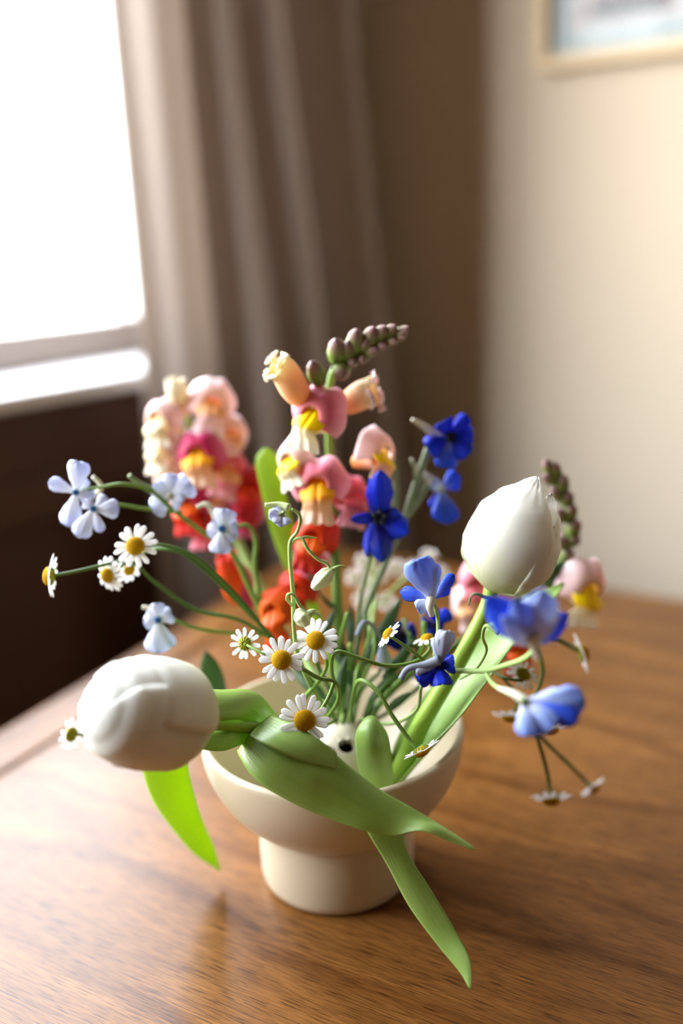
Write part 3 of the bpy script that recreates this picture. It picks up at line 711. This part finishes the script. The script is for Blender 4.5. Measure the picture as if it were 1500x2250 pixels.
def hoodtube(parent, pts, wpx, mt, lipm, name='blossom'):
    """half-open side-seen blossom: bent tube with a flaring mouth"""
    ps = [P(*q) for q in pts]; R = [w * mpp(ps[0]) / 2 for w in wpx]; n = 12; m_ = 14
    vs, uv, fs = [], [], []
    nx = (ps[1] - ps[0]).orthogonal().normalized()
    for k in range(m_ + 1):
        v = k / m_; p = cr(ps, v); t = (cr(ps, min(1, v + .05)) - cr(ps, max(0, v - .05))).normalized(); nx = (nx - t * nx.dot(t)).normalized(); ny = t.cross(nx); r = cr([(q, 0, 0) for q in R], v)[0]
        for i in range(n + 1):
            a = 2 * PI * i / n; rr = r * (1 + .1 * math.sin(3 * a + 6 * v) * v); vs.append(p + (nx * math.cos(a) + ny * math.sin(a)) * rr); uv.append((i / n, v))
    for k in range(m_):
        for i in range(n): a = k * (n + 1) + i; fs.append((a, a + 1, a + n + 2, a + n + 1))
    o = mesh(name, vs, fs, M[mt], parent, uv=uv, thick=.0005)
    e = ps[-1]; t = (ps[-1] - ps[-2]).normalized(); d0 = t.orthogonal().normalized()
    for k in range(5):
        d = Matrix.Rotation(k * 2 * PI / 5, 3, t) @ d0; b = e + d * R[-1] * .8
        petal(o, b, b + d * R[-1] * .45 + t * R[-1] * (.5 if k % 2 else .15), R[-1] * 1.5, M[lipm], nrm=t, cup=.2, curl=.15, prof='obov', name='lobe', ruff=.1, seed=k)
    return o

sA = thing('snapdragon', BASE(-10), 'tall central snapdragon with pink and yellow blossoms and a bent tip of green buds', 'snapdragon', 'snapdragons in the bowl')
stem(sA, [bpx(-10, 0, .01), (750, 1480, .02), (742, 1350, .035), (735, 1200, .05), (728, 1050, .062), (722, 930, .062), (724, 850, .058), (742, 800, .052), (785, 768, .046), (840, 745, .042), (885, 733, .04)], [20, 22, 24, 22, 20, 18, 17, 17, 15, 13, 8], M['stem'], n=12)
for (b_, t_, w) in [((742, 795), (738, 738), 40), ((758, 790), (766, 746), 34), ((775, 778), (786, 716), 38), ((795, 772), (808, 742), 30), ((800, 768), (825, 712), 34), ((800, 775), (832, 766), 28),
                    ((820, 752), (850, 712), 30), ((825, 755), (850, 762), 26), ((840, 742), (872, 712), 26), ((845, 745), (875, 752), 24), ((860, 738), (898, 724), 26), ((862, 742), (893, 740), 20), ((800, 780), (795, 795), 22),
                    ((700, 838), (684, 788), 36), ((748, 800), (752, 836), 38), ((770, 790), (778, 800), 26), ((868, 735), (900, 716), 18)]:
    bud(sA, (*b_, .045), (*t_, .035), w)
hoodtube(sA, [(700, 900, .055), (672, 880, .045), (645, 850, .035), (625, 820, .032), (606, 806, .03)], [24, 46, 60, 58, 54], 's_pcr', 's_cream')
hoodtube(sA, [(735, 900, .06), (765, 885, .055), (795, 868, .05), (822, 862, .048)], [24, 50, 60, 66], 's_pcr', 's_pale')
snap(sA, (690, 915, .035), 56, 18, -22, 's_pink', 's_yel', 's_cream', hs=1.25)
snap(sA, (640, 1015, .045), 46, -20, -35, 's_pale', 's_yel', 's_cream')
snap(sA, (700, 1070, .035), 58, 0, -5, 's_pink', 's_amber', 's_peach', hs=1.05)
snap(sA, (835, 1000, .05), 48, 25, 45, 's_pale', 's_yel', 's_peach', hs=1.2)
snap(sA, (775, 1095, .05), 46, 15, 30, 's_rose', 's_rose', 's_pink')
snap(sA, (688, 1185, .04), 54, 10, -10, 's_ored', 's_org', 's_ored')
snap(sA, (605, 1345, .03), 50, -15, -25, 's_org', 's_org', 's_org', open_=1.1)
snap(sA, (680, 1235, .055), 40, 160, 0, 's_pink', 's_rose', 's_mag')
snap(sA, (650, 1300, .05), 44, 0, -10, 's_ored', 's_ored', 's_red')
for (e_, f2) in (([(735, 1330), (700, 1300), (672, 1245)], [(740, 1345), (712, 1320), (674, 1246)]),):
    leaf(sA, [(x, y, .035) for x, y in e_], [(x, y, .035) for x, y in f2], M['leafd'], nv=12, nu=6)

sB = thing('snapdragon', BASE(-40), 'blurred snapdragon at the back left in pale pink, peach and deep red', 'snapdragon', 'snapdragons in the bowl')
stem(sB, [bpx(-30, 0, .015), (690, 1480, .04), (620, 1380, .07), (560, 1270, .09), (505, 1150, .11), (450, 1030, .125), (410, 920, .13), (392, 850, .13)], [16, 18, 20, 22, 20, 18, 15, 10], M['stempale'], n=10)
hoodtube(sB, [(402, 905, .13), (394, 880, .125), (388, 855, .12), (386, 838, .12)], [30, 42, 46, 34], 's_cream', 's_cream')
for a in [((350, 925, .115), 46, -10, -25, 's_pale', 's_cream', 's_cream'), ((352, 985, .115), 42, 0, -30, 's_pale', 's_cream', 's_cream'),
          ((465, 890, .12), 54, 10, 15, 's_pale', 's_peach', 's_pale'), ((436, 1000, .10), 54, -5, -5, 's_mag', 's_amber', 's_peach'),
          ((505, 955, .125), 46, 20, 25, 's_pale', 's_peach', 's_pale'), ((372, 1050, .115), 44, -10, -20, 's_pale', 's_cream', 's_cream'),
          ((500, 1035, .115), 46, 15, 20, 's_rose', 's_peach', 's_pink'), ((545, 1075, .115), 46, 10, 20, 's_red', 's_ored', 's_red'),
          ((540, 1130, .11), 40, 5, 10, 's_mag', 's_red', 's_mag'), ((415, 1110, .11), 48, -10, -15, 's_mag', 's_org', 's_ored'),
          ((470, 1090, .12), 44, 0, 10, 's_pink', 's_peach', 's_pale'), ((450, 1155, .11), 38, 0, 0, 's_red', 's_ored', 's_rose')]: snap(sB, *a)
hoodtube(sB, [(545, 1340, .07), (540, 1310, .066), (522, 1270, .06), (498, 1225, .056)], [16, 40, 56, 36], 's_mag', 's_ored')
hoodtube(sB, [(520, 1325, .062), (512, 1300, .058), (505, 1270, .052), (492, 1228, .05)], [20, 42, 46, 28], 's_org', 's_ored')

sC = thing('snapdragon', BASE(50), 'snapdragon behind the upright tulip with dark bud tip and cream blossoms low down', 'snapdragon', 'snapdragons in the bowl')
stem(sC, [bpx(35, 0, .01), (880, 1500, .03), (1000, 1420, .05), (1120, 1340, .065), (1200, 1270, .07), (1245, 1210, .07), (1252, 1150, .07), (1235, 1080, .07), (1205, 1025, .07)], [18, 18, 20, 20, 19, 18, 17, 15, 10], M['stemd'], n=10)
for (b_, t_, w) in [((1212, 1040), (1196, 1008), 26), ((1220, 1055), (1190, 1045), 26), ((1222, 1050), (1218, 1012), 24), ((1232, 1080), (1240, 1040), 28), ((1232, 1090), (1210, 1075), 28), ((1240, 1105), (1252, 1080), 30), ((1246, 1140), (1262, 1105), 28),
                    ((1240, 1140), (1222, 1120), 28), ((1252, 1175), (1272, 1140), 30), ((1250, 1190), (1274, 1180), 30), ((1246, 1200), (1225, 1180), 30), ((1238, 1225), (1258, 1210), 30)]:
    bud(sC, (*b_, .068), (*t_, .062), w)
snap(sC, (1285, 1295, .055), 58, 8, 18, 's_pale', 's_yel', 's_cream', hs=1.0, pit=-15)
snap(sC, (1055, 1285, .07), 50, 0, -15, 's_pink', 's_rose', 's_peach', pit=-10)
snap(sC, (1030, 1330, .07), 40, -10, -15, 's_pale', 's_peach', 's_pale')
snap(sC, (1140, 1430, .03), 42, 10, 10, 's_ored', 's_org', 's_ored')
snap(sC, (1205, 1370, .05), 32, 10, 10, 's_pale', 's_amber', 's_peach')
leaf(sC, [(1200, 1290, .065), (1200, 1250, .06), (1225, 1238, .06), (1262, 1240, .06)], [(1215, 1300, .065), (1228, 1280, .06), (1250, 1262, .06), (1266, 1244, .06)], M['leafd'], nv=12, nu=6)

# ------------------------------------------------------------------ delphiniums
def delph(parent, c, pets, mt, nrm=(0, 0, 1), bee=12, beem='bee', spur=None, spm='spur', curl=.12, cup=.3, dY=-.006, name='blossom', prf='obov'):
    """blossom with sepals listed as (tip px, tip py, width px, tip depth offset[, material])"""
    cx, cy, cY = c; C_ = P(*c); k = mpp(C_); n = cdir(*nrm); ex = n.orthogonal().normalized(); ey = n.cross(ex)
    gs = [ell_geo(C_ + n * bee * k * .3, ex * bee * k * .8, ey * bee * k * .8, n * bee * k * .6, 10, 6)]
    for i in range(5):
        a = i * 2 * PI / 5; d = ex * math.cos(a) + ey * math.sin(a); gs.append(ell_geo(C_ + n * bee * k * .75 + d * bee * k * .55, ex * bee * k * .34, ey * bee * k * .34, n * bee * k * .5, 6, 4))
    v_, f_ = merge(gs); o = mesh(name, v_, f_, M[beem], parent, org=C_)
    for q in pets:
        tx, ty, w, dz = q[:4]; mm = q[4] if len(q) > 4 else mt
        T = P(tx, ty, cY + dz); petal(o, C_ - n * bee * k * .1, T, w * mpp(T), M[mm], nrm=n, cup=cup, curl=curl, prof=prf, name='petal', nu=8, nv=12, ruff=.05, seed=tx, thick=.0003)
    if spur:
        pts = [P(*p_) for p_ in spur[0]]; v_, f_ = tube_geo(pts, [w * k / 2 for w in spur[1]], 8); mesh('spur', v_, f_, M[spm], o)
    return o

dB = thing('delphinium', BASE(5), 'delphinium with deep blue blossoms rising right of the central snapdragon', 'delphinium', 'delphinium stems in the bowl')
stem(dB, [bpx(0, 0, .005), (775, 1480, .015), (800, 1350, .025), (850, 1230, .035), (888, 1140, .045), (915, 1060, .055), (940, 985, .06)], [14, 14, 15, 16, 17, 17, 15], M['stemg'], n=10,
     extra=[([(888, 1145, .045), (915, 1105, .05), (938, 1065, .055)], [12, 16, 14]), ([(862, 1200, .04), (868, 1130, .05), (868, 1050, .055), (865, 1000, .055)], [10, 14, 14, 8]),
            ([(785, 1440, .02), (790, 1330, .02), (812, 1230, .022), (832, 1165, .028)], [10, 10, 10, 9]), ([(915, 1065, .055), (910, 1045, .05), (905, 1015, .05)], [8, 7, 6])])
delph(dB, (832, 1137, .03), [(836, 1032, 62, -.004, 'dblue'), (768, 1142, 26, -.01, 'dblue'), (806, 1224, 40, -.008, 'dblue'), (838, 1236, 62, -.012, 'dblue2'), (897, 1172, 62, -.008, 'dblue'), (880, 1130, 40, -.004, 'dblue2')], 'dblue', bee=22, curl=.1, cup=.45, prf='pt')
delph(dB, (988, 960, .06), [(942, 990, 58, -.008), (975, 925, 46, -.004), (1028, 912, 34, -.0), (1040, 960, 52, -.004), (1030, 1000, 46, -.01), (978, 1030, 52, -.012, 'mblue')], 'dblue', bee=15, curl=.1,
      spur=([(960, 960, .065), (938, 942, .06), (920, 930, .055), (906, 922, .052)], [20, 16, 13, 8]), spm='spur')
delph(dB, (968, 1075, .06), [(1006, 1040, 36, -.0), (1010, 1058, 34, .004, 'mblue'), (955, 1118, 34, -.006, 'dblue'), (990, 1150, 50, -.012, 'mblue'), (968, 1145, 40, -.012, 'mblue'), (950, 1060, 30, -.01, 'lblue2')], 'mblue', bee=10, beem='spur',
      spur=([(955, 1062, .062), (935, 1045, .06), (915, 1034, .056), (903, 1008, .055)], [24, 17, 12, 7]))
delph(dB, (880, 1395, .02), [(840, 1400, 44, -.004), (860, 1425, 40, -.004), (905, 1420, 44, -.004), (915, 1385, 40, .0), (865, 1370, 36, .0)], 'dblue2', bee=14)
delph(dB, (955, 1372, .01), [(990, 1345, 34, .0, 'dblue'), (975, 1375, 34, 0, 'dblue'), (925, 1370, 30, 0, 'dblue2'), (945, 1410, 40, -.004, 'dblue2'), (950, 1335, 30, .004, 'dblue')], 'dblue', bee=10)
stem(dB, [(790, 1450, .02), (830, 1430, .02), (880, 1400, .022)], [7, 7, 6], M['stem'], extra=[([(880, 1440, .015), (920, 1410, .012), (955, 1380, .012)], [7, 7, 6])])
ppet(dB, (838, 1400, .0), (846, 1472, .0), 36, M['wilt'], prof='obov', cup=.3, name='petal')
stem(dB, [(838, 1402, .0), (815, 1372, .0), (798, 1368, -.002), (785, 1396, -.003)], [9, 10, 11, 13], M['wilt'], name='spur')

dL = thing('delphinium', BASE(40), 'light blue delphinium sprig reaching right with three open blossoms and one wilted', 'delphinium', 'delphinium stems in the bowl')
stem(dL, [bpx(30, -10, -.02), (860, 1590, -.03), (915, 1560, -.045), (925, 1510, -.055), (945, 1482, -.062), (985, 1474, -.07), (1062, 1474, -.08), (1110, 1462, -.09), (1150, 1448, -.10), (1175, 1425, -.11), (1182, 1392, -.118)], [8, 8, 8, 8, 10, 12, 12, 12, 13, 13, 12], M['stempale'], n=10,
     extra=[([(958, 1478, -.065), (955, 1430, -.065), (962, 1390, -.06), (960, 1350, -.055), (950, 1320, -.052)], [9, 9, 9, 9, 9]), ([(1066, 1476, -.08), (1082, 1502, -.09), (1110, 1520, -.105), (1150, 1538, -.12)], [10, 11, 11, 11]),
            ([(1095, 1392, -.06), (1068, 1375, -.055), (1060, 1400, -.05), (1068, 1430, -.045), (1045, 1470, -.04), (1010, 1492, -.035)], [10, 9, 7, 7, 7, 6])])
delph(dL, (950, 1318, -.052), [(914, 1228, 74, -.008, 'lblue'), (938, 1240, 60, -.004, 'lblue'), (996, 1262, 26, .004, 'mblue'), (880, 1300, 34, .006, 'mblue'), (985, 1285, 34, .006, 'mblue'), (915, 1338, 34, -.004, 'lblue2')], 'lblue', bee=9, beem='spur', curl=.15, cup=.35,
      spur=([(948, 1315, -.055), (944, 1332, -.058), (948, 1352, -.056)], [24, 18, 13]))
delph(dL, (1172, 1412, -.125), [(1064, 1312, 78, -.002, 'mblue'), (1128, 1312, 74, -.012, 'lblue'), (1190, 1290, 100, -.010, 'lblue2'), (1246, 1348, 52, .010, 'mblue'), (1098, 1352, 62, -.012, 'lblue2'), (1215, 1322, 60, -.004, 'lblue')], 'lblue', bee=12, beem='spur', curl=.16, cup=.4, prf='pt',
      spur=([(1165, 1395, -.13), (1174, 1420, -.13), (1180, 1448, -.125)], [40, 26, 10]))
delph(dL, (1150, 1540, -.13), [(1285, 1545, 76, -.006, 'lblue'), (1270, 1580, 56, -.01, 'mblue'), (1165, 1618, 60, -.014, 'lblue'), (1215, 1600, 72, -.012, 'lblue'), (1240, 1535, 50, -.002, 'lblue2')], 'lblue', bee=13, beem='stemg', curl=.1,
      spur=([(1160, 1545, -.13), (1130, 1525, -.126), (1095, 1512, -.12)], [26, 18, 8]))
delph(dL, (965, 1462, -.072), [(983, 1386, 46, -.004, 'wilt'), (968, 1400, 40, -.002, 'wilt'), (990, 1440, 34, .004, 'dblue'), (998, 1462, 44, -.004, 'dblue'), (972, 1504, 52, -.01, 'dblue'), (920, 1500, 40, -.008, 'dblue'), (915, 1480, 26, -.006, 'wilt')], 'wilt', bee=10, beem='bee', curl=.05, cup=.4,
      spur=([(965, 1450, -.074), (930, 1462, -.074), (896, 1470, -.075), (880, 1492, -.076)], [24, 18, 15, 14]), spm='wilt')
stem(dL, [(1100, 1318, -.06), (1065, 1312, -.065), (1045, 1305, -.066), (1034, 1312, -.066), (1030, 1330, -.066)], [10, 9, 8, 6, 4], M['stemg'], name='spur')

dP = thing('delphinium', BASE(-45), 'pale bluish white delphinium arching left with five small blossoms', 'delphinium', 'delphinium stems in the bowl')
stem(dP, [bpx(-35, 0, .01), (660, 1480, .02), (600, 1390, .03), (548, 1290, .035), (510, 1215, .035), (440, 1165, .035), (380, 1120, .03), (330, 1078, .025), (270, 1064, .02), (225, 1070, .02), (175, 1078, .02)], [10, 12, 13, 13, 12, 11, 10, 9, 9, 8, 7], M['stem'], n=8,
     extra=[([(400, 1125, .032), (330, 1120, .028), (270, 1110, .024), (220, 1108, .02)], [8, 8, 8, 7]), ([(575, 1330, .033), (560, 1245, .034), (562, 1190, .034), (545, 1155, .032), (505, 1160, .028)], [9, 10, 10, 9, 8]),
            ([(590, 1395, .03), (500, 1390, .02), (430, 1380, .012), (380, 1362, .008)], [8, 9, 9, 8])])
delph(dP, (168, 1082, .018), [(172, 1014, 52, -.004), (108, 1058, 34, 0), (150, 1158, 54, -.006), (205, 1098, 40, .0), (188, 1050, 30, .003)], 'pblue', bee=9, beem='beet', curl=.1,
      spur=([(170, 1080, .024), (205, 1090, .026), (222, 1068, .026), (203, 1046, .026)], [16, 14, 12, 9]))
delph(dP, (206, 1118, .012), [(262, 1118, 44, 0), (170, 1180, 48, -.004), (222, 1170, 26, -.004), (185, 1100, 34, .002), (238, 1095, 40, .003)], 'pblue', bee=9, beem='beet')
delph(dP, (375, 1090, .03), [(420, 1060, 60, 0), (340, 1062, 52, .002), (335, 1122, 50, -.002), (400, 1105, 50, -.004), (375, 1040, 46, .003)], 'pblue', bee=8, beem='spur',
      spur=([(365, 1085, .034), (330, 1075, .032), (302, 1060, .03), (284, 1044, .028)], [24, 17, 13, 10]), spm='stemg')
delph(dP, (488, 1162, .02), [(495, 1118, 52, .0), (522, 1160, 46, .0), (482, 1218, 50, -.006), (455, 1170, 34, .002), (470, 1140, 36, .002), (512, 1190, 40, -.002)], 'pblue', bee=10, beem='beet',
      spur=([(478, 1150, .026), (466, 1120, .026), (452, 1108, .026), (432, 1114, .026)], [18, 14, 12, 9]))
delph(dP, (348, 1362, .005), [(345, 1326, 34, .0), (378, 1350, 40, .0), (382, 1420, 24, -.002), (345, 1436, 60, -.006), (316, 1370, 34, 0), (325, 1340, 30, .003)], 'pblue', bee=10, beem='beet',
      spur=([(345, 1355, .01), (330, 1338, .012), (312, 1334, .012)], [14, 11, 9]))

dG = thing('delphinium', BASE(-25), 'thin curling delphinium stem at centre with nodding green white buds, in sharp focus', 'delphinium', 'delphinium stems in the bowl')
stem(dG, [bpx(-20, 0, -.01), (690, 1520, -.03), (655, 1440, -.045), (646, 1380, -.05), (643, 1300, -.052), (637, 1230, -.052), (638, 1190, -.052), (652, 1170, -.052), (660, 1145, -.052), (655, 1128, -.052), (640, 1118, -.052)], [9, 10, 10, 10, 10, 9, 9, 8, 8, 7, 6], M['stempale'], n=8,
     extra=[([(640, 1195, -.052), (650, 1184, -.053), (664, 1184, -.054), (675, 1205, -.055), (697, 1228, -.056), (718, 1238, -.056), (726, 1252, -.056)], [7, 7, 7, 8, 7, 7, 7]), ([(654, 1184, -.053), (672, 1180, -.052), (696, 1182, -.051)], [5, 6, 2]),
            ([(641, 1330, -.052), (631, 1318, -.056), (633, 1306, -.058), (646, 1308, -.058), (658, 1330, -.058), (674, 1346, -.058)], [6, 7, 7, 7, 8, 8])])
def gbud(b_, t_, w, sp_):
    B, T = P(*b_), P(*t_); a = T - B; R = w * mpp(B) / 2; x = a.orthogonal().normalized(); y = a.normalized().cross(x)
    tab = [(0, .5), (.25, .95), (.55, 1), (.85, .68), (1, .3)]
    o = surf('bud', lambda u, v: B + a * v + (x * math.cos(2 * PI * u) + y * math.sin(2 * PI * u)) * R * smo(tab, v) * (1 + .12 * math.cos(10 * PI * u)), 30, 12, M['pgreen'], dG)
    pts = [P(*q) for q in sp_[0]]; v_, f_ = tube_geo(pts, [q * mpp(B) / 2 for q in sp_[1]], 8); mesh('spur', v_, f_, M['pgreen'] if sp_[2] else M['stempale'], o)
gbud((730, 1252, -.056), (686, 1294, -.06), 34, ([(722, 1260, -.056), (738, 1248, -.056), (752, 1244, -.055), (762, 1248, -.054)], [16, 10, 5, 2], 0))
gbud((678, 1350, -.058), (648, 1366, -.06), 42, ([(672, 1352, -.058), (685, 1345, -.058), (694, 1346, -.057), (704, 1354, -.056)], [18, 16, 11, 5], 1))
delph(dG, (622, 1132, -.05), [(602, 1112, 30, .002), (590, 1130, 26, -.003), (606, 1152, 30, -.006), (628, 1154, 30, -.006), (620, 1108, 26, .004)], 'pblue', bee=12, beem='pgreen', curl=.2,
      spur=([(635, 1115, -.05), (612, 1108, -.048), (582, 1110, -.048)], [18, 12, 10]), spm='pgreen')

# ------------------------------------------------------------------ white filler and foliage
wf = thing('white_stock', BASE(10), 'blurred small white blossoms at the back between snapdragon and blue flowers', 'flower')
stem(wf, [bpx(5, 0, .02), (800, 1480, .05), (815, 1380, .08), (822, 1300, .10), (820, 1220, .105)], [12, 12, 12, 11, 8], M['stempale'],
     extra=[([(820, 1340, .09), (870, 1290, .105), (915, 1250, .11), (945, 1225, .11)], [8, 8, 8, 6])])
for x, y in ((800, 1235), (835, 1262), (795, 1318), (868, 1248), (942, 1225), (968, 1262), (850, 1322), (812, 1285), (905, 1250), (780, 1270)):
    pts_ = [(x + 20 * math.cos(a + x), y + 20 * math.sin(a + x), 20, -.004) for a in (0, 1.57, 3.14, 4.71)]
    delph(wf, (x, y, .135), pts_, 'wf', bee=6, beem='pgreen')
fol = thing('foliage_sprig', BASE(0, 5), 'dark green narrow leaves and thin stalks bunched in the middle of the bowl', 'foliage')
rnd = random.Random(3)
for (x0, y0, x1, y1, w, Y0, Y1) in ((800, 1460, 882, 1312, 30, .0, .03), (760, 1470, 700, 1360, 26, .01, .04), (780, 1520, 740, 1390, 30, .01, .03), (840, 1490, 915, 1400, 22, 0, .01), (720, 1540, 640, 1470, 24, 0, .02),
                                     (810, 1540, 870, 1480, 22, -.01, 0), (735, 1560, 760, 1440, 24, -.01, 0), (850, 1560, 900, 1520, 20, -.01, -.01), (770, 1430, 770, 1330, 20, .02, .04), (690, 1440, 740, 1330, 18, .01, .03)):
    ppet(fol, (x0, y0, Y0), (x1, y1, Y1), w, M['leafd'], prof='lance', cup=.2, curl=.1, name='leaf', thick=.0005)
ex_ = []
for k in range(16):
    a = rnd.uniform(-1, 1); x1 = 790 + 150 * a; y1 = rnd.uniform(1330, 1450)
    ex_.append(([(760 + 55 * a, 1585 + 10 * rnd.random(), rnd.uniform(-.02, .02)), (770 + 85 * a, 1520, rnd.uniform(-.015, .025)), (x1 + rnd.uniform(-20, 20), (y1 + 1500) / 2, rnd.uniform(-.01, .03)), (x1, y1, rnd.uniform(0, .04))], rnd.choice((8, 9, 10, 12))))
stem(fol, ex_[0][0], ex_[0][1], M['stemd'], name='stalk', extra=ex_[1:8]); stem(fol, ex_[8][0], ex_[8][1], M['stem'], name='stalk', extra=ex_[9:])
